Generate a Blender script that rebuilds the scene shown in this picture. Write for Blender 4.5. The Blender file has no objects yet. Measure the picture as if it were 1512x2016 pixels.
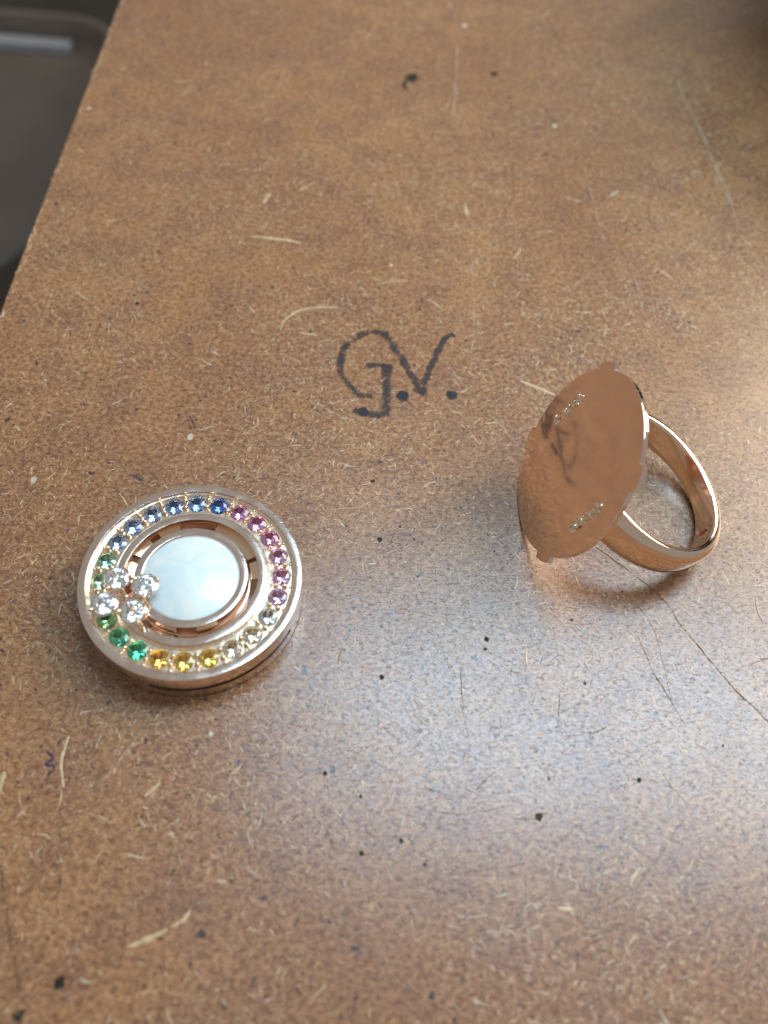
import bpy, bmesh, math, random
from mathutils import Vector, Matrix, noise
random.seed(7)
MM = 0.001
scene = bpy.context.scene
COL = scene.collection

# ------------------------------------------------------------------ camera
RIGHT = Vector((0.99647, 0.0703, 0.04587)); UP = Vector((-0.08394, 0.8345, 0.54457)); FWD = Vector((0.0, 0.5465, -0.83746))
cam_data = bpy.data.cameras.new('camera'); cam = bpy.data.objects.new('camera', cam_data); COL.objects.link(cam)
rot = Matrix((RIGHT, UP, -FWD)).transposed().to_4x4()
cam.matrix_world = Matrix.Translation(Vector((0, 0, 80.228)) * MM) @ rot
cam_data.sensor_fit = 'HORIZONTAL'; cam_data.sensor_width = 36.0; cam_data.lens = 36.0 * 1700 / 1512
cam_data.clip_start = 0.002; cam_data.clip_end = 50.0
cam_data.dof.use_dof = True; cam_data.dof.focus_distance = 0.0935; cam_data.dof.aperture_fstop = 26.0
scene.camera = cam

# ------------------------------------------------------------------ light
world = bpy.data.worlds.new('World'); scene.world = world; world.use_nodes = True
bg = world.node_tree.nodes['Background']; bg.inputs[0].default_value = (1.0, 0.97, 0.93, 1); bg.inputs[1].default_value = 0.30

def area_light(name, loc, target, sx, sy, power, color):
    d = bpy.data.lights.new(name, 'AREA'); d.shape = 'RECTANGLE'; d.size = sx; d.size_y = sy; d.energy = power; d.color = color
    o = bpy.data.objects.new(name, d); COL.objects.link(o); o.location = loc
    o.rotation_euler = (Vector(target) - Vector(loc)).to_track_quat('-Z', 'Y').to_euler()
    return o
area_light('bench_lamp', (0.076, 0.105, 0.195), (0.076, 0.1049, 0.0), 0.200, 0.072, 0.50, (0.50, 0.77, 1.0))
area_light('side_lamp', (0.50, 0.42, 0.40), (0.03, 0.11, 0.0), 0.40, 0.40, 4.3, (1.0, 0.90, 0.74))

scene.view_settings.view_transform = 'Standard'; scene.view_settings.look = 'None'
scene.view_settings.exposure = 0.0; scene.view_settings.gamma = 1.0; scene.view_settings.use_curve_mapping = False
cy = scene.cycles
cy.max_bounces = 20; cy.transmission_bounces = 14; cy.glossy_bounces = 8; cy.diffuse_bounces = 3; cy.transparent_max_bounces = 12
cy.sample_clamp_indirect = 6.0; cy.use_denoising = True; cy.blur_glossy = 0.2; cy.caustics_reflective = False

# ------------------------------------------------------------------ helpers
def mesh_obj(name, verts, faces, mat, parent=None, smooth=None, loc=None, origin=(0, 0, 0)):
    """verts in millimetres, stored in metres relative to origin"""
    me = bpy.data.meshes.new(name)
    ox, oy, oz = origin
    me.from_pydata([((x - ox) * MM, (y - oy) * MM, (z - oz) * MM) for x, y, z in verts], [], faces)
    bm = bmesh.new(); bm.from_mesh(me); bmesh.ops.recalc_face_normals(bm, faces=bm.faces[:])
    if smooth is not None:
        for f in bm.faces: f.smooth = True
        for e in bm.edges:
            if len(e.link_faces) == 2 and e.calc_face_angle(0) > math.radians(smooth): e.smooth = False
    bm.to_mesh(me); bm.free()
    if mat: me.materials.append(mat)
    o = bpy.data.objects.new(name, me); COL.objects.link(o)
    if parent: o.parent = parent
    if loc: o.location = Vector(loc) * MM
    return o

def share(name, me, mat, parent, M):
    o = bpy.data.objects.new(name, me); COL.objects.link(o); o.parent = parent; o.matrix_local = M
    if mat is not None:
        o.material_slots[0].link = 'OBJECT'; o.material_slots[0].material = mat
    return o

def empty(name, loc):
    o = bpy.data.objects.new(name, None); COL.objects.link(o); o.location = Vector(loc) * MM; o.empty_display_size = 0.002
    return o

def lathe(profile, seg=160, a0=0.0, a1=360.0, rad=None, center=(0, 0)):
    """profile [(r,z)] closed loop; rad(i, r, z, ang) may change the radius"""
    full = abs(a1 - a0 - 360) < 1e-6
    n = seg if full else seg + 1
    V, F = [], []; m = len(profile)
    for k in range(n):
        a = math.radians(a0 + (a1 - a0) * k / seg)
        for i, (r, z) in enumerate(profile):
            rr = rad(i, r, z, math.degrees(a)) if rad else r
            V.append((center[0] + rr * math.cos(a), center[1] + rr * math.sin(a), z))
    for k in range(seg):
        b = (k + 1) % n
        for i in range(m):
            j = (i + 1) % m
            F.append((k * m + i, b * m + i, b * m + j, k * m + j))
    if not full:
        F.append(tuple(range(m))); F.append(tuple((n - 1) * m + i for i in range(m)))
    return V, F

def chamfer(loop, c, segs=2):
    """round the convex corners of a closed (r,z) loop by c"""
    out = []; n = len(loop)
    for i in range(n):
        p0, p1, p2 = Vector(loop[i - 1]), Vector(loop[i]), Vector(loop[(i + 1) % n])
        d0 = (p0 - p1); d2 = (p2 - p1); cc = min(c, d0.length * .45, d2.length * .45)
        a = p1 + d0.normalized() * cc; b = p1 + d2.normalized() * cc
        for k in range(segs + 1):
            t = k / segs
            out.append(tuple((1 - t) ** 2 * a + 2 * t * (1 - t) * p1 + t * t * b))
    return out

def uv_sphere(r, seg=10, rings=6, flat=1.0):
    V, F = [(0, 0, r * flat)], []
    for i in range(1, rings):
        t = math.pi * i / rings
        for k in range(seg):
            p = 2 * math.pi * k / seg
            V.append((r * math.sin(t) * math.cos(p), r * math.sin(t) * math.sin(p), r * flat * math.cos(t)))
    V.append((0, 0, -r * flat)); L = len(V) - 1
    for k in range(seg):
        F.append((0, 1 + k, 1 + (k + 1) % seg)); F.append((L, L - seg + (k + 1) % seg, L - seg + k))
    for i in range(rings - 2):
        for k in range(seg):
            a = 1 + i * seg + k; b = 1 + i * seg + (k + 1) % seg
            F.append((a, a + seg, b + seg, b))
    return V, F

def tube(path, radii, seg=10):
    V, F = [], []; pts = [Vector(p) for p in path]
    for i, p in enumerate(pts):
        d = (pts[min(i + 1, len(pts) - 1)] - pts[max(i - 1, 0)]).normalized()
        x = d.orthogonal().normalized() if i == 0 else (x - d * x.dot(d)).normalized()
        y = d.cross(x)
        for k in range(seg):
            a = 2 * math.pi * k / seg
            V.append(tuple(p + (x * math.cos(a) + y * math.sin(a)) * radii[i]))
    for i in range(len(pts) - 1):
        for k in range(seg):
            j = (k + 1) % seg
            F.append((i * seg + k, i * seg + j, (i + 1) * seg + j, (i + 1) * seg + k))
    F.append(tuple(range(seg))); F.append(tuple(len(V) - seg + k for k in range(seg)))
    return V, F

def merge(*parts):
    V, F = [], []
    for v, f in parts:
        o = len(V); V += v; F += [tuple(i + o for i in q) for q in f]
    return V, F

# ------------------------------------------------------------------ materials
class NT:
    def __init__(self, name):
        self.m = bpy.data.materials.new(name); self.m.use_nodes = True
        self.t = self.m.node_tree; self.p = self.t.nodes['Principled BSDF']; self.out = self.t.nodes['Material Output']
    def n(self, kind, **kw):
        nd = self.t.nodes.new(kind)
        for k, v in kw.items(): setattr(nd, k, v)
        return nd
    def link(self, a, b): self.t.links.new(a, b)
    def val(self, sock, v):
        if isinstance(v, bpy.types.NodeSocket): self.link(v, sock)
        else: sock.default_value = v
    def coords(self, scale=(1000, 1000, 1000), rotz=0.0, loc=(0, 0, 0), src='Object', rot=None):
        tc = self.n('ShaderNodeTexCoord'); mp = self.n('ShaderNodeMapping')
        self.link(tc.outputs[src], mp.inputs[0]); mp.inputs['Scale'].default_value = scale
        mp.inputs['Rotation'].default_value = rot or (0, 0, rotz); mp.inputs['Location'].default_value = loc
        return mp.outputs[0]
    def noise(self, vec, scale, detail=3.0, rough=0.5, dist=0.0):
        nd = self.n('ShaderNodeTexNoise'); self.link(vec, nd.inputs['Vector'])
        nd.inputs['Scale'].default_value = scale; nd.inputs['Detail'].default_value = detail
        nd.inputs['Roughness'].default_value = rough; nd.inputs['Distortion'].default_value = dist
        return nd.outputs['Fac']
    def ramp(self, fac, lo, hi, a=0.0, b=1.0):
        nd = self.n('ShaderNodeMapRange'); nd.clamp = True; nd.interpolation_type = 'SMOOTHSTEP'
        self.link(fac, nd.inputs['Value'])
        for k, v in zip(('From Min', 'From Max', 'To Min', 'To Max'), (lo, hi, a, b)): nd.inputs[k].default_value = v
        return nd.outputs['Result']
    def math(self, op, a, b=0.0):
        nd = self.n('ShaderNodeMath', operation=op); self.val(nd.inputs[0], a); self.val(nd.inputs[1], b)
        return nd.outputs[0]
    def mix(self, fac, a, b, blend='MIX'):
        nd = self.n('ShaderNodeMix', data_type='RGBA', blend_type=blend)
        self.val(nd.inputs[0], fac); self.val(nd.inputs[6], a if isinstance(a, bpy.types.NodeSocket) else (*a, 1))
        self.val(nd.inputs[7], b if isinstance(b, bpy.types.NodeSocket) else (*b, 1))
        return nd.outputs[2]
    def bump(self, height, strength, dist):
        nd = self.n('ShaderNodeBump'); self.link(height, nd.inputs['Height'])
        nd.inputs['Strength'].default_value = strength; nd.inputs['Distance'].default_value = dist
        self.link(nd.outputs[0], self.p.inputs['Normal']); return nd

def hardboard():
    N = NT('hardboard'); P = N.p
    c = N.coords()
    base = N.mix(N.ramp(N.noise(c, 0.030, 3), .38, .62), (0.295, 0.113, 0.042), (0.39, 0.163, 0.057))
    base = N.mix(N.ramp(N.noise(c, 0.16, 4, .6), .40, .66, 0, .85), base, (0.215, 0.078, 0.040))
    # felted fibres in several directions
    fibs = None; wob = N.n('ShaderNodeTexNoise'); N.link(c, wob.inputs['Vector']); wob.inputs['Scale'].default_value = .9; wob.inputs['Detail'].default_value = 2
    add = N.n('ShaderNodeVectorMath', operation='MULTIPLY_ADD'); N.link(wob.outputs['Color'], add.inputs[0]); add.inputs[1].default_value = (1.1, 1.1, 0); N.link(c, add.inputs[2])
    darks = None; allf = None
    for k, ang in enumerate((12, 58, 97, 151)):
        mp = N.n('ShaderNodeMapping'); N.link(add.outputs[0], mp.inputs[0]); mp.inputs['Rotation'].default_value = (0, 0, math.radians(ang)); mp.inputs['Scale'].default_value = (1.5, 6.0, 1); mp.inputs['Location'].default_value = (k * 17.3, k * 9.1, 0)
        f = N.noise(mp.outputs[0], 1.1, 2.0, .55)
        l = N.ramp(f, .58, .70); d = N.ramp(f, .42, .31)
        fibs = l if fibs is None else N.math('MAXIMUM', fibs, l)
        darks = d if darks is None else N.math('MAXIMUM', darks, d)
        allf = f if allf is None else N.math('ADD', allf, f)
    base = N.mix(N.math('MULTIPLY', darks, .62), base, (0.13, 0.056, 0.030))
    patch = N.ramp(N.noise(c, 0.45, 2), .36, .66, .25, .85)
    base = N.mix(N.math('MULTIPLY', fibs, patch), base, (0.57, 0.33, 0.155))
    fine = N.noise(c, 1.7, 4, .82)
    base = N.mix(N.ramp(fine, .38, .62), N.mix(.50, base, (0.09, 0.036, 0.018)), N.mix(.26, base, (0.62, 0.36, 0.175)))
    # dark bark specks
    for sc, th, col in ((.62, .12, (0.030, 0.022, 0.028)), (1.35, .16, (0.045, 0.028, 0.026)), (2.6, .18, (0.08, 0.040, 0.028))):
        vo = N.n('ShaderNodeTexVoronoi'); N.link(add.outputs[0], vo.inputs['Vector']); vo.inputs['Scale'].default_value = sc
        sep = N.n('ShaderNodeSeparateColor'); N.link(vo.outputs['Color'], sep.inputs[0])
        pick = N.math('GREATER_THAN', sep.outputs[0], .62)
        size = N.math('MULTIPLY', sep.outputs[1], th * 1.6)
        d = N.math('ADD', vo.outputs['Distance'], N.math('MULTIPLY', N.math('SUBTRACT', N.noise(c, 9, 2), .5), .12))
        m = N.math('MULTIPLY', N.math('LESS_THAN', d, size), pick)
        base = N.mix(N.math('MULTIPLY', m, .85), base, col)
    N.link(base, P.inputs['Base Color'])
    rg = N.ramp(N.math('ADD', N.math('MULTIPLY', N.noise(c, 3.2, 3), .6), N.math('MULTIPLY', N.noise(c, .07, 2), .4)), .35, .65, .25, .34)
    N.link(rg, P.inputs['Roughness']); N.link(N.math('SUBTRACT', 1.0, N.math('MULTIPLY', darks, .7)), P.inputs['Specular IOR Level'])
    h = N.math('ADD', N.math('MULTIPLY', allf, .25), N.math('MULTIPLY', N.noise(c, 5.0, 3, .6), .30))
    N.bump(h, 0.16, 0.00012)
    return N.m

def gold(name, rough=.09, col=(0.95, 0.73, 0.53), brush=0.0, wave=0.0, scale=1.0, smudge=.05):
    N = NT(name); P = N.p; P.inputs['Metallic'].default_value = 1.0
    c = N.coords()
    P.inputs['Base Color'].default_value = (*col, 1)
    sm = N.noise(c, .55 * scale, 4, .6)
    N.link(N.ramp(sm, .35, .7, rough, rough + smudge), P.inputs['Roughness'])
    if wave or brush:
        h = N.math('MULTIPLY', N.noise(c, .28 * scale, 1.5), wave)
        if brush:
            c2 = N.coords((1000, 9000, 1000), rotz=.5); h = N.math('ADD', h, N.math('MULTIPLY', N.noise(c2, 1.3, 2), brush))
        N.bump(h, 1.0, 0.001)
    return N.m

def gem(name, col, ior=1.77):
    N = NT(name); P = N.p
    P.inputs['Base Color'].default_value = (*col, 1); P.inputs['Roughness'].default_value = 0.015
    P.inputs['Transmission Weight'].default_value = 1.0; P.inputs['IOR'].default_value = ior
    return N.m

def plain(name, col, rough=.5, spec=.5, mott=0.0, sc=.2):
    N = NT(name); P = N.p; P.inputs['Roughness'].default_value = rough; P.inputs['Specular IOR Level'].default_value = spec
    if mott:
        c = N.coords(); f = N.ramp(N.noise(c, sc, 4, .6), .3, .7)
        N.link(N.mix(f, tuple(v * (1 - mott) for v in col), tuple(min(1, v * (1 + mott)) for v in col)), P.inputs['Base Color'])
    else: P.inputs['Base Color'].default_value = (*col, 1)
    return N.m

def mark(name, col, rough=.55, density=.5, grain=3.0, soft=.25, maxa=1.0):
    """worn stroke lying on the board: breaks up over the fibres, fades at its sides (uv.y = -1..1)"""
    N = NT(name); P = N.p; P.inputs['Base Color'].default_value = (*col, 1); P.inputs['Roughness'].default_value = rough
    P.inputs['Specular IOR Level'].default_value = .5 if rough < .6 else .12
    c = N.coords(); uv = N.n('ShaderNodeUVMap'); sp = N.n('ShaderNodeSeparateXYZ'); N.link(uv.outputs[0], sp.inputs[0])
    side = N.math('ABSOLUTE', N.math('SUBTRACT', N.math('MULTIPLY', sp.outputs[1], 2.0), 1.0))
    g = N.math('ADD', N.math('MULTIPLY', N.noise(c, grain, 4, .7), .58), N.math('MULTIPLY', N.noise(c, grain * .22, 2), .42))
    a = N.math('SUBTRACT', N.math('ADD', g, density - .5), N.math('MULTIPLY', N.math('POWER', side, 2.2), soft))
    N.link(N.ramp(a, .37, .60, 0.0, maxa), P.inputs['Alpha'])
    return N.m

M_BOARD = hardboard()
M_GOLD = gold('rose_gold', .10, smudge=.08)
M_RIM = gold('rose_gold_rim', .12, (0.92, 0.755, 0.645), brush=.010, smudge=.10)
M_PLATE = gold('rose_gold_plate', .02, (0.95, 0.735, 0.60), wave=.085, brush=.0010, smudge=.11, scale=.6)
M_BAND = gold('rose_gold_band', .05, (0.95, 0.75, 0.60), wave=.02, smudge=.06)
M_SOLDER = gold('rose_gold_solder', .16, (0.97, 0.82, 0.66), wave=.25, scale=6)
M_CUP = gold('white_gold_cup', .15, (0.95, 0.92, 0.90))
M_SLOT_SHADE = plain('slot_shade', (0.045, 0.030, 0.024), .6, .3, .2, .8)  # dark colour paints the shade inside the side slits
M_SEAT = gold('rose_gold_seat', .22, (0.96, 0.77, 0.57), wave=.04, scale=5)
M_INK = mark('marker_ink', (0.036, 0.025, 0.024), .5, .535, 2.6, .22, .86)
M_INKD = mark('marker_ink_dot', (0.012, 0.012, 0.018), .45, .74, 2.2, .38, .97)
M_BLUE = mark('blue_ink', (0.03, 0.028, 0.085), .5, .54, 2.6, .35, .8)
M_PALE = mark('pale_scratch', (0.62, 0.47, 0.34), .6, .515, 2.4, .35, .62)
M_DARKS = mark('dark_scratch', (0.20, 0.12, 0.06), .95, .52, 1.8, .35, .8)
M_STAIN = mark('black_stain', (0.03, 0.03, 0.028), .6, .66, 1.2, .55, .8)
M_FLECK = [mark('blue_fleck', (0.06, 0.12, 0.30), .6, .66, 2.0, .4, .8), mark('pale_blue_fleck', (0.22, 0.42, 0.60), .6, .60, 2.0, .4, .7), mark('plum_fleck', (0.07, 0.03, 0.06), .6, .66, 2.0, .4, .8)]
M_PIT = mark('pit_hole', (0.035, 0.028, 0.020), .9, .72, 3.0, .45, .96)
M_FIB = [plain('fibre_cream', (0.54, 0.36, 0.19), .36, .9, .25, 1.5), plain('fibre_tan', (0.42, 0.22, 0.105), .36, .9, .25, 1.5), plain('fibre_dark', (0.10, 0.05, 0.03), .38, .8, .25, 1.5), plain('fibre_grey', (0.56, 0.45, 0.34), .4, .9, .2, 1.5)]

def pearl():
    N = NT('mother_of_pearl'); P = N.p; c = N.coords()
    w = N.noise(c, .22, 3, .55, 1.5)
    col = N.mix(N.ramp(w, .35, .65), (0.70, 0.80, 0.84), (0.86, 0.87, 0.82))
    col = N.mix(N.ramp(N.noise(c, .5, 2, .5, 2.0), .5, .75, 0, .35), col, (0.66, 0.82, 0.80))
    N.link(col, P.inputs['Base Color']); P.inputs['Roughness'].default_value = .30
    P.inputs['Coat Weight'].default_value = .8; P.inputs['Coat Roughness'].default_value = .22
    P.inputs['Subsurface Weight'].default_value = .0; P.inputs['Specular IOR Level'].default_value = .7
    P.inputs['Thin Film Thickness'].default_value = 380; P.inputs['Thin Film IOR'].default_value = 1.5
    N.bump(N.noise(c, .25, 2), .5, .0002)
    return N.m
M_PEARL = pearl()

# ------------------------------------------------------------------ setting: the bench top
def edge_x(y):
    return -50.8 - 3.1 * (y - 77.9) / 76.9
def bench():
    ys = [-140 + 1.0 * i for i in range(0, 481)]
    V, F = [], []
    for y in ys:
        j = .10 * noise.noise(Vector((y * .9, 0, 3))) + .35 * max(0, noise.noise(Vector((y * .35, 5, 0))) - .25)
        x = edge_x(y)
        V += [(x + j + .25, y, 0.0), (x + j * .6, y, -.22), (x, y, -12), (240, y, -12), (240, y, 0)]
    n = len(ys)
    for i in range(n - 1):
        for k in range(5):
            F.append((i * 5 + k, (i + 1) * 5 + k, (i + 1) * 5 + (k + 1) % 5, i * 5 + (k + 1) % 5))
    F.append((0, 1, 2, 3, 4)); F.append(tuple((n - 1) * 5 + k for k in range(5)))
    o = mesh_obj('bench_top', V, F, M_BOARD); o['kind'] = 'structure'
    return o
BENCH = bench()
fl = mesh_obj('floor', [(-3000, -3000, -420), (3000, -3000, -420), (3000, 3000, -420), (-3000, 3000, -420)], [(0, 1, 2, 3)], plain('floor_dark', (0.045, 0.035, 0.025), .5, .4, .3, .01)); fl['kind'] = 'structure'

def rounded_rect(x0, x1, y0, y1, r, seg=10):
    out = []
    for cx, cy_, a in ((x1 - r, y1 - r, 0), (x0 + r, y1 - r, 90), (x0 + r, y0 + r, 180), (x1 - r, y0 + r, 270)):
        for k in range(seg + 1):
            t = math.radians(a + 90 * k / seg); out.append((cx + r * math.cos(t), cy_ + r * math.sin(t)))
    return out
def loops(rings):
    V, F = [], []; m = len(rings[0])
    for r in rings: V += r
    for i in range(len(rings) - 1):
        for k in range(m):
            j = (k + 1) % m; F.append((i * m + k, i * m + j, (i + 1) * m + j, (i + 1) * m + k))
    F.append(tuple(range(m))); F.append(tuple(len(V) - m + k for k in range(m)))
    return V, F
def tray():
    root = empty('drawer_tray', (-260, 262, -140)); X0, X1, Y0, Y1 = -420, -113, 188, 335
    def rr(i, z): return [(x, y, z) for x, y in rounded_rect(X0 + i, X1 - i, Y0 + i, Y1 - i, max(4, 24 - i))]
    m = plain('tray_grey', (0.17, 0.132, 0.105), .45, .5, .12, .03)
    V, F = loops([rr(3, -140), rr(0, -137), rr(0, -101), rr(1, -100), rr(3, -100), rr(4, -101), rr(5, -108), rr(8, -110)])
    mesh_obj('tray_body', V, F, m, root, 40, origin=(-260, 262, -140))
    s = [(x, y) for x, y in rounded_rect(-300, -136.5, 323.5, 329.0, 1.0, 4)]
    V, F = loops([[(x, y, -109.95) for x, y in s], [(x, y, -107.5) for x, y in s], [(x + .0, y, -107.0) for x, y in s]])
    mesh_obj('rim_highlight', V, F, plain('highlight_pale', (0.48, 0.50, 0.53), .4, .5, .1, .05), root, 40, origin=(-260, 262, -140))  # pale strip paints the lamp's reflection on the tray rim
    # four short feet down to the floor
    for x, y in ((-410, 200), (-130, 200), (-410, 322), (-130, 322)):
        V, F = tube([(x, y, -420), (x, y, -139)], [6, 6], 12)
        mesh_obj('leg', V, F, m, root, 40, origin=(-260, 262, -140))
    root['label'] = 'dark grey tray with rounded corner and painted rim highlight below the board edge'; root['category'] = 'tray'
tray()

# ---- fibres and flakes pressed into the hardboard
def sliver(V, F, x, y, ang, L, w, bend, z, hgt, n=4):
    b = len(V)
    for i in range(n + 1):
        t = i / n - .5; a = ang + bend * t
        px = x + L * t * math.cos(ang + bend * t * .5); py = y + L * t * math.sin(ang + bend * t * .5)
        ww = w * (1 - (2 * t) ** 4 * .75) * random.uniform(.75, 1.15)
        nx, ny = -math.sin(a), math.cos(a)
        V += [(px + nx * ww / 2, py + ny * ww / 2, z), (px, py, z + hgt), (px - nx * ww / 2, py - ny * ww / 2, z)]
    for i in range(n):
        for k in range(2):
            F.append((b + i * 3 + k, b + i * 3 + k + 1, b + (i + 1) * 3 + k + 1, b + (i + 1) * 3 + k))
def fibres():
    V, F, mats = [], [], []
    def add(x, y, L, w, mi, h=.009):
        n0 = len(F); sliver(V, F, x, y, random.uniform(0, math.pi), L, w, random.gauss(0, .6), .004, h, 3); mats.extend([mi] * (len(F) - n0))
    for _ in range(80000):
        x = random.uniform(-50, 75); y = random.uniform(-5, 180)
        if x < edge_x(y) + 1.2: continue
        if noise.noise(Vector((x * .06, y * .06, 2))) < random.uniform(-.5, .25): continue
        L = min(1.8, random.lognormvariate(-.80, .55)); mi = random.choices((0, 1, 2, 3), (.30, .44, .20, .06))[0]
        add(x, y, L, random.uniform(.045, .11) * (1 + .3 * L), mi)
    for _ in range(60):
        x = random.uniform(-48, 70); y = random.uniform(0, 175)
        add(x, y, random.uniform(1.6, 3.6), random.uniform(.12, .26), random.choices((0, 1, 3), (.6, .25, .15))[0], .04)
    for _ in range(160):                                   # frayed fibres along the sawn edge
        y = random.uniform(0, 185); n0 = len(F)
        sliver(V, F, edge_x(y) + random.uniform(.25, .8), y, math.pi / 2 + random.gauss(0, .35), random.uniform(.4, 1.6), random.uniform(.08, .2), random.gauss(0, .5), .002, .03, 3)
        mats.extend([random.choices((0, 1, 3), (.5, .3, .2))[0]] * (len(F) - n0))
    me_o = mesh_obj('wood_fibres', V, F, M_FIB[0], BENCH, 60)
    for m in M_FIB[1:]: me_o.data.materials.append(m)
    for p, mi in zip(me_o.data.polygons, mats): p.material_index = mi
    me_o['kind'] = 'stuff'; me_o['label'] = 'pale and dark wood fibres pressed into the brown hardboard'
fibres()

def smooth_path(pts, step=.25):
    P = [Vector((*p, 0)) for p in pts]
    if len(P) == 2: P = [P[0], P[0].lerp(P[1], .5), P[1]]
    P = [P[0] * 2 - P[1]] + P + [P[-1] * 2 - P[-2]]; out = []
    for i in range(1, len(P) - 2):
        n = max(2, int((P[i + 1] - P[i]).length / step))
        for k in range(n):
            t = k / n; a, b, c, d = P[i - 1], P[i], P[i + 1], P[i + 2]
            out.append(.5 * ((2 * b) + (c - a) * t + (2 * a - 5 * b + 4 * c - d) * t * t + (3 * b - a - 3 * c + d) * t ** 3))
    out.append(P[-2]); return out
def stroke(name, pts, width, mat, z=.012, taper=True, label=None, parent=None, wob=.0):
    """a stroke of ink or a scratch as a low ribbon on the board"""
    pth = smooth_path(pts); V, F, UV = [], [], []; n = len(pth); L = 0
    for i, p in enumerate(pth):
        d = (pth[min(i + 1, n - 1)] - pth[max(i - 1, 0)]).normalized(); nn = Vector((-d.y, d.x, 0))
        t = i / (n - 1); w = (width(t) if callable(width) else width)
        if taper: w *= min(1, .35 + 6 * min(t, 1 - t))
        p = p + nn * wob * noise.noise(Vector((p.x * .8, p.y * .8, 1.7)))
        for k in range(5):
            s = k / 4 - .5; V.append(tuple(p + nn * w * s + Vector((0, 0, z - .006 * abs(s))))); UV.append((t, k / 4))
    for i in range(n - 1):
        for k in range(4): F.append((i * 5 + k, i * 5 + k + 1, (i + 1) * 5 + k + 1, (i + 1) * 5 + k))
    o = mesh_obj(name, V, F, mat, parent or BENCH, 60)
    uv = o.data.uv_layers.new(name='UVMap')
    for lp in o.data.loops: uv.data[lp.index].uv = UV[lp.vertex_index]
    if label: o['label'] = label
    return o
def blob(name, x, y, r, mat, z=.014, sq=1.0, label=None, parent=None, seed=0):
    V, F, UV = [(x, y, z)], [], [(0, .5)]; n = 20
    for ring in (1, 2):
        for k in range(n):
            a = 2 * math.pi * k / n; rr = r * ring / 2 * (1 + .28 * noise.noise(Vector((math.cos(a) * 1.5 + seed, math.sin(a) * 1.5, x))))
            V.append((x + rr * math.cos(a), y + rr * sq * math.sin(a), z - .003 * ring)); UV.append((0, .5 + ring * .25))
    for k in range(n):
        j = (k + 1) % n; F.append((0, 1 + k, 1 + j)); F.append((1 + k, 1 + n + k, 1 + n + j, 1 + j))
    o = mesh_obj(name, V, F, mat, parent or BENCH, 60)
    uv = o.data.uv_layers.new(name='UVMap')
    for lp in o.data.loops: uv.data[lp.index].uv = UV[lp.vertex_index]
    if label: o['label'] = label
    return o

# ---- the handwritten initials: G. V.
G_C = [(-1.39, 79.43), (-2.0, 79.64), (-3.18, 79.77), (-4.32, 79.33), (-5.41, 78.4), (-6.33, 77.29), (-6.86, 76.04), (-7.0, 74.47), (-6.85, 72.95), (-6.42, 71.49), (-5.69, 70.45), (-4.76, 69.45), (-3.74, 68.92), (-2.63, 68.95)]
V_1 = [(-1.99, 79.6), (-1.18, 78.49), (-0.36, 76.99), (0.45, 75.71), (1.25, 74.25), (2.04, 72.81), (2.82, 71.4), (3.73, 69.84)]
V_2 = [(3.5, 69.9), (3.7, 72.25), (4.25, 74.21), (4.89, 76.41), (5.53, 78.66), (6.23, 79.95), (7.09, 80.56)]
stroke('letter_stroke', G_C, lambda t: 1.3 + .15 * math.sin(t * 6), M_INK, .012, False, 'curved bowl of the handwritten letter G')
stroke('letter_stroke', [(-3.72, 73.78), (-2.45, 74.02), (-1.04, 74.18)], 1.25, M_INK, .0125, False, 'short crossbar of the letter G')
stroke('letter_stroke', [(-1.27, 74.45), (-1.16, 72.83), (-0.96, 70.98), (-0.83, 69.15), (-0.79, 66.46)], lambda t: 2.0 - .6 * t, M_INK, .013, False, 'thick upright of the letter G')
stroke('letter_stroke', [(-4.65, 66.66), (-3.38, 66.26), (-1.86, 66.16), (-0.38, 66.5)], 1.4, M_INK, .0135, False, 'foot of the letter G')
stroke('letter_stroke', V_1, 1.4, M_INK, .014, False, 'left stroke of the letter V')
stroke('letter_stroke', V_2, 1.25, M_INK, .0145, False, 'right stroke of the letter V')
blob('letter_dot', 1.10, 69.36, .85, M_INKD, .017, 1.25, 'black dot after the letter G')
blob('letter_dot', 7.08, 70.21, .80, M_INKD, .017, 1.2, 'black dot after the letter V')
blob('letter_dot', -3.45, 66.35, .75, M_INKD, .017, 1.1, 'dark blot on the foot of the G')
stroke('ink_mark', [(-28.97, 54.36), (-28.16, 54.3), (-27.24, 53.77)], .55, M_BLUE)
stroke('ink_mark', [(-29.55, 23.11), (-28.41, 22.4), (-28.93, 21.74), (-28.04, 21.59), (-28.54, 20.71)], .45, M_BLUE)
for i in range(46):
    bx_, by_ = random.uniform(-40, 45), random.uniform(6, 60)
    blob('paint_fleck', bx_, by_, random.uniform(.10, .22), M_FLECK[i % 3], .011, random.uniform(.6, 1.6), seed=i)
blob('paint_fleck', -6.6, 32.9, .62, M_FLECK[1], .011, .9)
stroke('ink_mark', [(-23.9, 63.6), (-23.2, 62.6), (-22.8, 61.8)], .4, M_BLUE)
blob('stain', -1.4, 138.2, 1.7, M_STAIN, .014, 1.3); stroke('stain', [(-2.2, 137.6), (-2.6, 135.8), (-2.0, 134.4)], 1.0, M_STAIN)
blob('stain', 12.2, 141.5, 1.0, M_STAIN, .014, 1.2)
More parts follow.
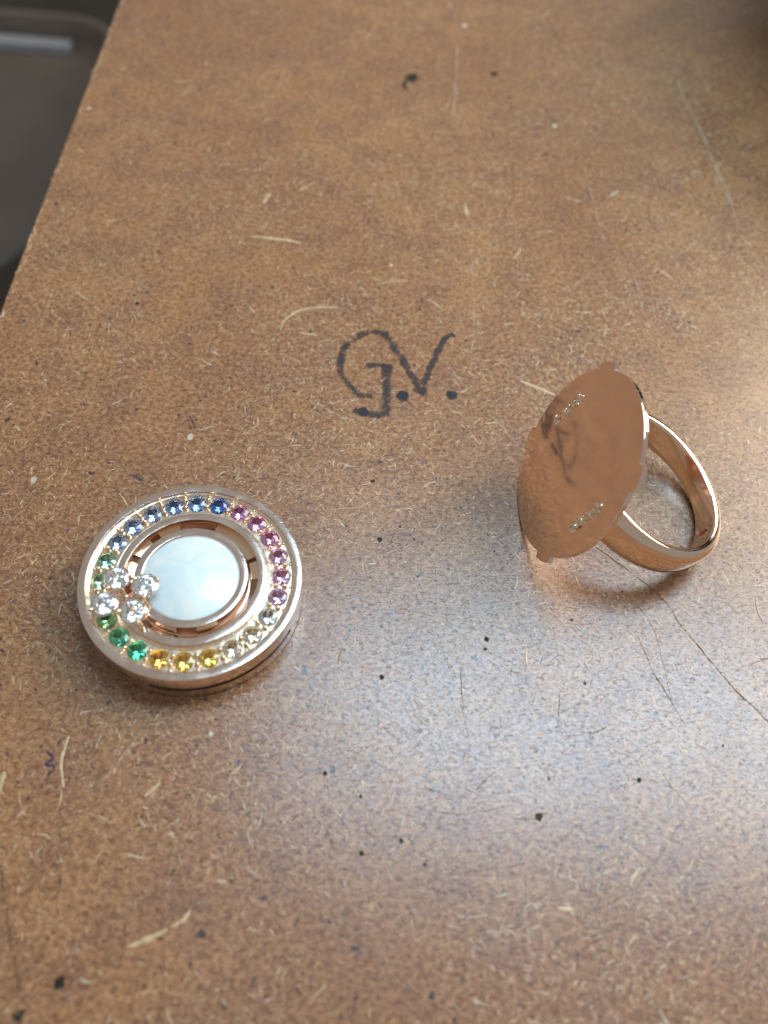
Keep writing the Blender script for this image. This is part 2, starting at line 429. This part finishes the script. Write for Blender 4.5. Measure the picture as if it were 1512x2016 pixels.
# ---- scratches
for pts, w in (([(9.02, 99.33), (9.37, 90.06), (9.61, 82.44), (9.27, 74.42)], .30), ([(43.4, 147.76), (43.71, 139.43), (45.41, 129.73), (46.58, 120.67), (47.67, 112.23), (47.86, 107.05)], .75),
               ([(26.39, 114.21), (27.24, 107.23), (27.9, 100.64)], .40), ([(31.66, 94.28), (32.18, 87.92)], .40), ([(6.32, 74.95), (9.25, 71.24)], .30), ([(11.77, 67.71), (14.8, 63.77)], .34),
               ([(-20.65, 26.55), (-22.23, 23.02), (-24.18, 19.61)], .40), ([(5.8, 128), (5.9, 150)], .6), ([(21.2, 90.2), (23.6, 92.0), (26.2, 94.6)], .35), ([(37.2, 98.4), (41.5, 103)], .5), ([(33, 70), (31, 62), (31.4, 58)], .3), ([(-14.5, 22), (-14.7, 18)], .2), ([(-9.8, 22), (-9.6, 18.4)], .2), ([(24.2, 50.4), (29.3, 46.0)], .30)):
    stroke('scratch', pts, w, M_PALE, wob=.15)
for pts, w in (([(22.21, 51.1), (29.47, 45.15), (31.75, 41.49), (36.1, 35.16), (39.18, 31.75), (46, 24)], .34), ([(26.88, 40.46), (28.29, 36.09), (30.16, 32.25), (30.95, 30.52)], .22), ([(36.07, 36.68), (40.35, 38.5), (46, 41)], .16),
               ([(8.81, 35.43), (9.27, 30.17), (9.96, 27.21)], .16), ([(10.27, 22.47), (12.38, 24.52)], .22), ([(18.53, 29.45), (18.71, 32.82)], .18), ([(20.48, 29.11), (21.8, 29.0), (23.23, 29.85)], .18),
               ([(14.0, 20.5), (15.85, 20.56), (17.75, 21.71)], .2), ([(9.04, 15.34), (16.22, 17.17), (20.02, 20.54)], .14), ([(-30.39, 13.05), (-27.75, 7.31), (-25.84, 3.77)], .42), ([(-2.88, 18.24), (-1.76, 16.17)], .2),
               ([(4, 20.8), (9, 20.4), (14, 21.6)], .12), ([(5, 22.5), (10, 21.9), (13, 22.7)], .10), ([(30, 31), (29, 40), (27, 44)], .10), ([(16, 11.4), (24, 15), (30, 22)], .10), ([(2, 34), (6, 28), (12, 25)], .08)):
    stroke('scratch', pts, w, M_DARKS, wob=.12)
# ---- pits and pale flakes
for i, (x, y) in enumerate([(-1.5, 56.35), (-0.19, 48.76), (16.32, 20.78), (11.5, 38.01), (11.35, 36.87), (1.17, 32.95), (0.01, 21.25), (-22.88, 4.46), (-25.4, 2.04), (0.56, 16.35), (25.88, 24.89), (3.99, 17.7), (-11.24, 78.82), (-34.06, 81.26), (-3.4, 23.05)]):
    r = (.34, .36, .48, .34, .28, .3, .25, .6, .55, .3, .3, .25, .22, .3, .26)[i]
    blob('pit', x, y, r, M_PIT, .012, 1.1, seed=i)
for i, (x, y) in enumerate([(-23.12, 60.49), (-39.12, 52.68), (-14.5, 25.85), (-1.86, 92.5), (21.87, 128.03), (8.2, 105.2), (-50.9, 122.38), (7.0, 156.0), (-16.14, 59.37)]):
    V, F = uv_sphere(1, 9, 5, .12); s = (.46, .44, .26, .28, .5, .4, .4, .6, .36)[i]
    V = [(x + s * a * (1 + .3 * noise.noise(Vector((a * 2, b * 2, i)))) * .8, y + s * b * 1.15, .01 + s * c * .4) for a, b, c in V]
    mesh_obj('pale_flake', V, F, M_FIB[3] if i != 8 else M_FIB[1], BENCH, 50)
for pts, w in (([(-18.12, 7.48), (-16.59, 8.16), (-15.08, 9.04)], .5), ([(-14.9, 9.2), (-13.9, 9.9), (-13.5, 10.7)], .4), ([(-26.77, 19.85), (-27.62, 22.09), (-27.57, 24.48)], .30), ([(-32.39, 18.5), (-32.45, 20.8)], .5), ([(-21.5, 96.0), (-16.4, 95.78), (-14.5, 95.3)], .55), ([(-20.9, 103.2), (-20.3, 105.6)], .6), ([(8.0, 107), (8.3, 104.2)], .5),
               ([(-15.12, 78.63), (-14.85, 80.48), (-12.5, 82.8), (-8.27, 83.59)], .32), ([(15.5, 73.5), (19.8, 71.6)], .45), ([(-19.4, 19.6), (-18.2, 21.0)], .4), ([(24.2, 15.6), (25.3, 17.2)], .35), ([(17.8, 13.2), (19.2, 13.2)], .4)):
    pth = smooth_path(pts, .5); V, F = [], []; n = len(pth)
    for i, p in enumerate(pth):
        d = (pth[min(i + 1, n - 1)] - pth[max(i - 1, 0)]).normalized(); nn = Vector((-d.y, d.x, 0)); t = i / (n - 1)
        ww = w * (.25 + .75 * math.sin(math.pi * (.08 + .84 * t))) * random.uniform(.8, 1.15)
        V += [tuple(p + nn * ww / 2 + Vector((0, 0, .006))), tuple(p + Vector((0, 0, .05))), tuple(p - nn * ww / 2 + Vector((0, 0, .006)))]
    for i in range(n - 1):
        for k in range(2): F.append((i * 3 + k, i * 3 + k + 1, (i + 1) * 3 + k + 1, (i + 1) * 3 + k))
    mesh_obj('wood_splinter', V, F, M_FIB[0], BENCH, 60)

# ------------------------------------------------------------------ gemstones
def brilliant():
    V, F = [], []
    def ring(n, r, z, off=0.0):
        b = len(V)
        for k in range(n):
            a = 2 * math.pi * (k + off) / n; V.append((r * math.cos(a), r * math.sin(a), z))
        return b
    T = ring(8, .56, .30); Mi = ring(8, .80, .175, .5); GU = ring(16, 1.0, .03); GL = ring(16, 1.0, -.03); PM = ring(8, .42, -.52, .5); cu = len(V); V.append((0, 0, -.84))
    F.append(tuple(T + k for k in range(8)))
    for i in range(8):
        j = (i + 1) % 8; g0, g1, g2 = 2 * i, 2 * i + 1, (2 * i + 2) % 16; pi = (i - 1) % 8
        F.append((T + i, T + j, Mi + i)); F.append((T + i, Mi + pi, GU + g0)); F.append((T + i, GU + g0, Mi + i))
        F.append((Mi + i, GU + g0, GU + g1)); F.append((Mi + i, GU + g1, GU + g2))
        F.append((PM + i, GL + g0, GL + g1)); F.append((PM + i, GL + g1, GL + g2))
        F.append((cu, PM + pi, GL + g0)); F.append((cu, GL + g0, PM + i))
    for k in range(16): F.append((GU + k, GU + (k + 1) % 16, GL + (k + 1) % 16, GL + k))
    return V, F

# ------------------------------------------------------------------ pendant
PX, PY, TOP = -18.564, 40.180, 4.1
def pendant():
    root = empty('round_pendant', (PX, PY, 0))
    root['label'] = 'round rose gold pendant with rainbow stone ring, pearl centre and diamond flower'; root['category'] = 'pendant'
    stone_angles = [math.radians(157.5 - (15.07 if i < 21 else 15.0) * i) for i in range(24)]
    slits = ((-101, -21), (-172, -113), (20, 98), (118, 165))
    def groove(i, r, z, a):
        a = (a + 180) % 360 - 180
        if r > 10.9 and 1.54 < z < 2.16 and any(s <= a <= e for s, e in slits): return r - 1.15
        return r
    prof = chamfer([(11, .12), (11, TOP), (10.2, TOP), (10.2, 3.2), (9.6, 3.2), (9.6, 0.12)], .10, 3)
    # split the outer wall so the thin slit can be cut into it
    k = next(i for i, (r, z) in enumerate(prof) if r > 10.99 and z > TOP - .3)
    prof = prof[:k] + [(11, 1.53), (11, 1.55), (11, 2.15), (11, 2.17)] + prof[k:]
    V, F = lathe(prof, 480, rad=groove)
    mesh_obj('outer_rim', V, F, M_RIM, root, 28)
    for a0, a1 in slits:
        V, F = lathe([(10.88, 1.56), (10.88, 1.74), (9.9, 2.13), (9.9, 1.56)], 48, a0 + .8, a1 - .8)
        mesh_obj('slot', V, F, M_SLOT_SHADE, root, 30)['label'] = 'narrow slot in the side wall, its inner shade painted dark'
    def flat_plate(name, loops2, z, half, mat, bev):
        cu = bpy.data.curves.new(name, 'CURVE'); cu.dimensions = '2D'; cu.fill_mode = 'BOTH'
        for pts in loops2:
            sp = cu.splines.new('POLY'); sp.points.add(len(pts) - 1); sp.use_cyclic_u = True
            for p, q in zip(sp.points, pts): p.co = (q[0] * MM, q[1] * MM, 0, 1)
        cu.extrude = half * MM; cu.bevel_depth = bev * MM; cu.bevel_resolution = 1; cu.offset = -bev * MM
        tmp = bpy.data.objects.new('tmp', cu); COL.objects.link(tmp)
        me = bpy.data.meshes.new_from_object(tmp.evaluated_get(bpy.context.evaluated_depsgraph_get())); bpy.data.objects.remove(tmp)
        me.name = name; me.materials.clear(); me.materials.append(mat)
        o = bpy.data.objects.new(name, me); COL.objects.link(o); o.parent = root; o.location = (0, 0, z * MM); return o
    def circ(r, n, cx=0, cy_=0): return [(cx + r * math.cos(2 * math.pi * k / n), cy_ + r * math.sin(2 * math.pi * k / n)) for k in range(n)]
    seats = [circ(10.28, 160), circ(7.40, 160)] + [circ(.83, 28, 8.88 * math.cos(t), 8.88 * math.sin(t)) for t in stone_angles]
    flat_plate('stone_channel', seats, 3.40, .14, M_SEAT, .05)
    for r0, r1 in ((9.93, 10.24), (7.42, 7.72)):
        V, F = lathe(chamfer([(r1, 3.45), (r1, 3.80), (r0, 3.72), (r0, 3.45)], .06, 2), 160)
        mesh_obj('channel_lip', V, F, M_SEAT, root, 30)
    V, F = lathe(chamfer([(7.46, .3), (7.46, TOP), (6.65, TOP), (6.65, .3)], .09, 3), 200)
    mesh_obj('inner_rim', V, F, M_RIM, root, 28)
    V, F = lathe([(10.2, .1), (10.2, .5), (0.02, .5), (0.02, .1)], 96)
    mesh_obj('back_plate', V, F, gold('rose_gold_back', .35, (0.55, 0.36, 0.27)), root, 30)
    for a0, a1, zt in ((112, 131, 3.0), (32, 80, 2.8), (8, 26, 3.1), (-75, -52, 2.9), (-120, -98, 2.7), (165, 185, 2.8), (140, 158, 2.9)):
        V, F = lathe(chamfer([(6.70, zt - .7), (6.70, zt), (5.85, zt - .12), (5.85, zt - .7)], .06, 2), 24, a0, a1)
        mesh_obj('ledge', V, F, M_GOLD, root, 30)
    # the loose centre disc with its pearl inlay
    V, F = lathe(chamfer([(5.62, .8), (5.62, TOP + .02), (4.86, TOP + .02), (4.74, TOP - .10), (4.74, TOP - .5), (0.02, TOP - .5), (0.02, .8)], .08, 3), 200)
    disc = mesh_obj('center_disc', V, F, M_RIM, root, 28)
    V, F = lathe([(4.735, TOP - .48), (4.735, TOP - .20), (4.62, TOP - .13), (0.02, TOP - .11), (0.02, TOP - .48)], 128)
    mesh_obj('pearl_inlay', V, F, M_PEARL, disc, 40)
    V, F = lathe([(5.70, 2.0), (5.70, 2.35), (5.60, 2.35), (5.60, 2.0)], 96)
    mesh_obj('collar', V, F, M_GOLD, disc, 40)
    # 24 stones and their bead prongs
    V, F = brilliant(); gm = bpy.data.meshes.new('gemstone'); gm.from_pydata([(x * .98 * MM, y * .98 * MM, z * .98 * MM) for x, y, z in V], [], F); gm.materials.append(M_GOLD)
    bmx = bmesh.new(); bmx.from_mesh(gm); bmesh.ops.recalc_face_normals(bmx, faces=bmx.faces[:]); bmx.to_mesh(gm); bmx.free()
    cols = [('blue', c) for c in ((.42, .58, .95), (.36, .54, .95), (.40, .60, .96), (.24, .42, .92), (.20, .42, .93), (.06, .20, .86))] + \
           [('pink', c) for c in ((.86, .36, .72), (.84, .34, .70), (.84, .38, .70), (.84, .50, .82), (.86, .50, .82), (.82, .52, .88))] + \
           [('pale green', (.84, .97, .95)), ('pale yellow', (1.0, .94, .70)), ('pale yellow', (1.0, .94, .72))] + \
           [('yellow', c) for c in ((.97, .70, .10), (.97, .66, .07), (.98, .60, .04))] + \
           [('green', c) for c in ((.02, .58, .26), (.10, .66, .32), (.30, .66, .24), (.45, .75, .45), (.50, .85, .64), (.32, .70, .54))]
    mats = {}
    for i, (nm, c) in enumerate(cols):
        a = stone_angles[i]
        c = tuple(v + (1 - v) * .06 for v in c); m = mats.setdefault(c, gem(nm.replace(' ', '_') + '_gem', c))
        share('gemstone', gm, m, root, Matrix.Translation(Vector((8.88 * math.cos(a), 8.88 * math.sin(a), 3.66)) * MM) @ Matrix.Rotation(a + random.uniform(-.2, .2), 4, 'Z') @ Matrix.Rotation(random.uniform(-.04, .04), 4, 'X'))['label'] = nm + ' faceted round stone'
    V, F = uv_sphere(.29, 10, 7, 1.35); bd = bpy.data.meshes.new('prong'); bd.from_pydata([(x * MM, y * MM, z * MM) for x, y, z in V], [], F); bd.materials.append(M_GOLD)
    for p in bd.polygons: p.use_smooth = True
    V, F = uv_sphere(.17, 8, 6, 1.2); bs = bpy.data.meshes.new('bead'); bs.from_pydata([(x * MM, y * MM, z * MM) for x, y, z in V], [], F); bs.materials.append(M_GOLD)
    for p in bs.polygons: p.use_smooth = True
    for i in range(24):
        a = math.radians(157.5 - 15.04 * i - 7.5)
        for r in (8.46, 9.34):
            share('prong', bd, None, root, Matrix.Translation(Vector((r * math.cos(a), r * math.sin(a), 3.66)) * MM))
        share('bead', bs, None, root, Matrix.Translation(Vector((9.85 * math.cos(a), 9.85 * math.sin(a), 3.58)) * MM))
    # diamond flower
    fx, fy, fz = -5.60, -3.18, 4.95
    V, F = uv_sphere(.34, 12, 8); parts = [([(fx + x, fy + y, fz - .25 + z) for x, y, z in V], F)]
    dirs = [math.radians(34.5 + 90 * k) for k in range(4)]
    for d in dirs:
        ex, ey = fx + 1.15 * math.cos(d), fy + 1.15 * math.sin(d)
        parts.append(tube([(fx, fy, fz - .35), (ex, ey, fz - .25)], [.22, .16], 8))
    parts.append(tube([(fx, fy, 3.2), (fx, fy, fz - .3)], [.5, .3], 12))
    V, F = merge(*parts); flower = mesh_obj('flower', V, F, M_GOLD, root, 50); flower['label'] = 'raised four petal flower of clear diamonds'
    V, F = brilliant(); dm = bpy.data.meshes.new('diamond'); dm.from_pydata([(x * 1.34 * MM, y * 1.34 * MM, z * 1.34 * MM) for x, y, z in V], [], F); dm.materials.append(gem('diamond_clear', (1.0, 1.0, 1.0), 2.2))
    bmx = bmesh.new(); bmx.from_mesh(dm); bmesh.ops.recalc_face_normals(bmx, faces=bmx.faces[:]); bmx.to_mesh(dm); bmx.free()
    for k, d in enumerate(dirs):
        cx, cy_ = fx + 2.05 * math.cos(d), fy + 2.05 * math.sin(d)
        tilt = Matrix.Rotation(random.uniform(-.05, .05), 4, 'X') @ Matrix.Rotation(random.uniform(-.05, .05), 4, 'Y')
        share('diamond', dm, None, flower, Matrix.Translation(Vector((cx, cy_, fz + .28)) * MM) @ tilt @ Matrix.Rotation(d + k, 4, 'Z'))
        V, F = lathe(chamfer([(1.10, fz + .12), (1.10, fz + .20), (.92, fz + .12), (.55, fz - .55), (.72, fz - .62)], .03, 1), 40, center=(cx, cy_))
        mesh_obj('petal_cup', V, F, M_CUP, flower, 40)
        for off in ((0, 118, -118) if k != 2 else (0, 110, -110)) + ((38,) if k == 3 else ()):
            b = d + math.radians(off); bx, by = math.cos(b), math.sin(b)
            V, F = tube([(cx + .75 * bx, cy_ + .75 * by, fz - .6), (cx + 1.20 * bx, cy_ + 1.20 * by, fz - .05), (cx + 1.30 * bx, cy_ + 1.30 * by, fz + .30), (cx + 1.20 * bx, cy_ + 1.20 * by, fz + .46), (cx + 1.14 * bx, cy_ + 1.14 * by, fz + .52)], [.17, .20, .24, .23, .10], 10)
            mesh_obj('prong', V, F, M_GOLD, flower, 60)
    # two feet carry the flower on the rims
    for fx2, fy2 in ((-3.5, -6.0), (-8.2, -2.2)):
        V, F = tube([(fx2, fy2, 3.5), (fx2, fy2, fz - .1), (fx2 * .92 + fx * .08, fy2 * .92 + fy * .08, fz)], [.22, .18, .12], 10)
        mesh_obj('foot', V, F, M_GOLD, flower, 60)
    return root
pendant()

# ------------------------------------------------------------------ ring
RN = Vector((-0.90406, -0.06599, 0.42228)); RH = Vector((0.0728, -0.99735, 0.0)); RV = Vector((0.42116, 0.03075, 0.90646))
def ring(C, rp):
    base = (C.x, C.y, 0)
    root = empty('finger_ring', base)
    root['label'] = 'rose gold ring with bare polished round plate, lying tilted on its side'; root['category'] = 'ring'
    def W(a, b, c): return tuple(C + RH * a + RV * b + RN * c)      # plate coordinates: across, up, out of the face
    # plate outline with four lugs, two pierced slots
    out = []
    tabs = [(138.7, 7.3), (48.5, 7.3), (221.0, 7.3), (318.0, 7.3)]
    k = 0.0
    while k < 360:
        r = rp + .02 * noise.noise(Vector((k * .05, 0, 0)))
        for c, w in tabs:
            d = abs(k - c)
            if d <= w: r = rp + .72 - .10 * (d / w) ** 2
        out.append((r * math.cos(math.radians(k)), r * math.sin(math.radians(k)))); k += 0.75
    cu = bpy.data.curves.new('plate_outline', 'CURVE'); cu.dimensions = '2D'; cu.fill_mode = 'BOTH'
    def spline(pts):
        s = cu.splines.new('POLY'); s.points.add(len(pts) - 1)
        for p, q in zip(s.points, pts): p.co = (q[0] * MM, q[1] * MM, 0, 1)
        s.use_cyclic_u = True
    spline(out)
    for sx in (-1, 1):
        pts = []
        for x, y in rounded_rect(-.55, .55, -2.3, 2.3, .25, 3):
            pts.append((sx * 6.95 + x + .05 * noise.noise(Vector((x * 2, y * 2, sx * 4))), y + .1 + .06 * noise.noise(Vector((x * 3, y * 3, 9)))))
        spline(pts)
    cu.extrude = .19 * MM; cu.bevel_depth = .07 * MM; cu.bevel_resolution = 2; cu.offset = -.07 * MM
    tmp = bpy.data.objects.new('tmp', cu); COL.objects.link(tmp)
    dg = bpy.context.evaluated_depsgraph_get(); me = bpy.data.meshes.new_from_object(tmp.evaluated_get(dg)); bpy.data.objects.remove(tmp)
    me.name = 'plate'; me.materials.clear(); me.materials.append(M_PLATE)
    for p in me.polygons: p.use_smooth = False
    plate = bpy.data.objects.new('plate', me); COL.objects.link(plate); plate.parent = root
    rot = Matrix((RH, RV, RN)).transposed().to_4x4()
    plate.matrix_local = Matrix.Translation((C - Vector(base) - RN * .26) * MM) @ rot
    # solder filling the slots
    for sx in (-1, 1):
        V, F = [], []; nx, ny = 9, 30
        for i in range(nx + 1):
            for j in range(ny + 1):
                a = sx * 6.95 + (-.5 + i / nx) * 1.18; b = .1 + (-.5 + j / ny) * 4.7
                q = 3.1
                z = -.10 + .42 * noise.noise(Vector((a * q, b * 1.7, 3 + sx))) + .12 * noise.noise(Vector((a * 7, b * 5, 1)))
                if j < 4 or j > ny - 4: z += .14
                V.append(W(a, b, min(z, .16)))
        for i in range(nx):
            for j in range(ny):
                o = i * (ny + 1) + j; F.append((o, o + 1, o + ny + 2, o + ny + 1))
        n0 = len(V); V += [W(sx * 6.95 + x, .1 + y, -.45) for x, y in ((-.59, -2.35), (.59, -2.35), (.59, 2.35), (-.59, 2.35))]
        F.append((n0, n0 + 1, n0 + 2, n0 + 3))
        rs = random.Random(5 + sx); lumps = [(V, F)]
        for q in range(17):
            a, b = sx * 6.95 + rs.uniform(-.5, .5), .1 + rs.uniform(-2.2, 2.2); r = rs.uniform(.10, .24)
            if q < 3: a, b, r = sx * 6.95 + rs.uniform(-.2, .2), .1 + (2.25 if q < 2 else -2.1) + q * .22, .22
            Vs, Fs = uv_sphere(r, 8, 6, .8); st = rs.uniform(1, 1.9)
            lumps.append(([W(a + x, b + y * st, .02 + z) for x, y, z in Vs], Fs))
        V, F = merge(*lumps)
        mesh_obj('solder_joint', V, F, M_SOLDER, root, 40, origin=base)
    # band: arc behind the plate, wider towards the plate, ends run into the plate back
    D, ri, ro = 9.45, 8.2, 9.6; prof_n = None; rings = []; n = 168
    for k in range(n + 1):
        th = math.radians(-143 + 286 * k / n)          # 0 = the back of the ring, furthest from the plate
        s = abs(math.degrees(th)) / 143.0
        hw = 1.46 + .80 * s ** 1.5
        cth, sth = math.cos(th), math.sin(th)
        rin, rout = ri, ro + .10 * s
        # gentle D profile with a flat polished edge and soft corners
        pr = [(rin + .18, -hw), (rin + .04, -hw + .10), (rin, -hw + .30), (rin - .0, 0), (rin, hw - .30), (rin + .04, hw - .10), (rin + .16, hw - .02), (rin + .50, hw + .05), (rout - .66, hw + .02), (rout - .42, hw - .10), (rout - .14, hw - .34), (rout - .03, hw * .45), (rout, 0), (rout - .03, -hw * .45), (rout - .14, -hw + .28), (rout - .40, -hw + .07), (rout - .62, -hw), (rin + .55, -hw - .04)]
        ringpts = []
        for r, w in pr:
            c = -D - r * cth; a = r * sth
            if c > -.5: c = -.5 + (c + .5) * .02
            ringpts.append(W(a, w, c))
        rings.append(ringpts)
    # straight shanks up to the plate
    V, F = [], []; m = len(rings[0])
    for r in rings: V += r
    for i in range(len(rings) - 1):
        for k in range(m):
            j = (k + 1) % m; F.append((i * m + k, i * m + j, (i + 1) * m + j, (i + 1) * m + k))
    F.append(tuple(range(m))); F.append(tuple(len(V) - m + k for k in range(m)))
    band = mesh_obj('band', V, F, M_BAND, root, 50, origin=base)
    # small pink stone set inside the band
    th = math.radians(27); cc = C - RN * (D + 8.24 * math.cos(th)) + RH * (8.24 * math.sin(th)) - RV * .05
    nrm = (RN * math.cos(th) - RH * math.sin(th)).normalized(); tz = nrm; ty = RV; tx = ty.cross(tz)
    Vb, Fb = brilliant()
    V = []
    for x, y, z in Vb:
        V.append(tuple(cc + tx * (x * .52) + ty * (y * .86) + tz * (z * .40)))
    mesh_obj('set_stone', V, Fb, gem('ruby', (.92, .16, .60)), band, origin=base)
    for sx, sy in ((-1, -1), (1, 1), (-1, 1), (1, -1)):
        Vs, Fs = uv_sphere(.10, 8, 5)
        q = cc + tx * (.34 * sx) + ty * (.52 * sy)
        mesh_obj('bead', [tuple(Vector(p) + q) for p in Vs], Fs, M_BAND, band, 60, origin=base)
    return root
RC = Vector((19.21, 54.30, 9.38)); RP = 10.1
ring(RC, RP)

# ------------------------------------------------------------------ unseen blocker added to shade the far right corner
def blocker():
    root = empty('corner_blocker', (110, 165, 0))
    V, F = lathe(chamfer([(30, .05), (30, 4), (11, 8), (9, 17), (54, 20), (54, 27), (0.05, 27), (0.05, .05)], 1.2, 3), 72)
    mesh_obj('blocker_body', V, F, plain('blocker_dark', (0.05, 0.04, 0.034), .5, .4, .2, .1), root, 40)
    root['label'] = 'added unseen dark round stand shading the far right corner of the board'; root['category'] = 'blocker'
blocker()
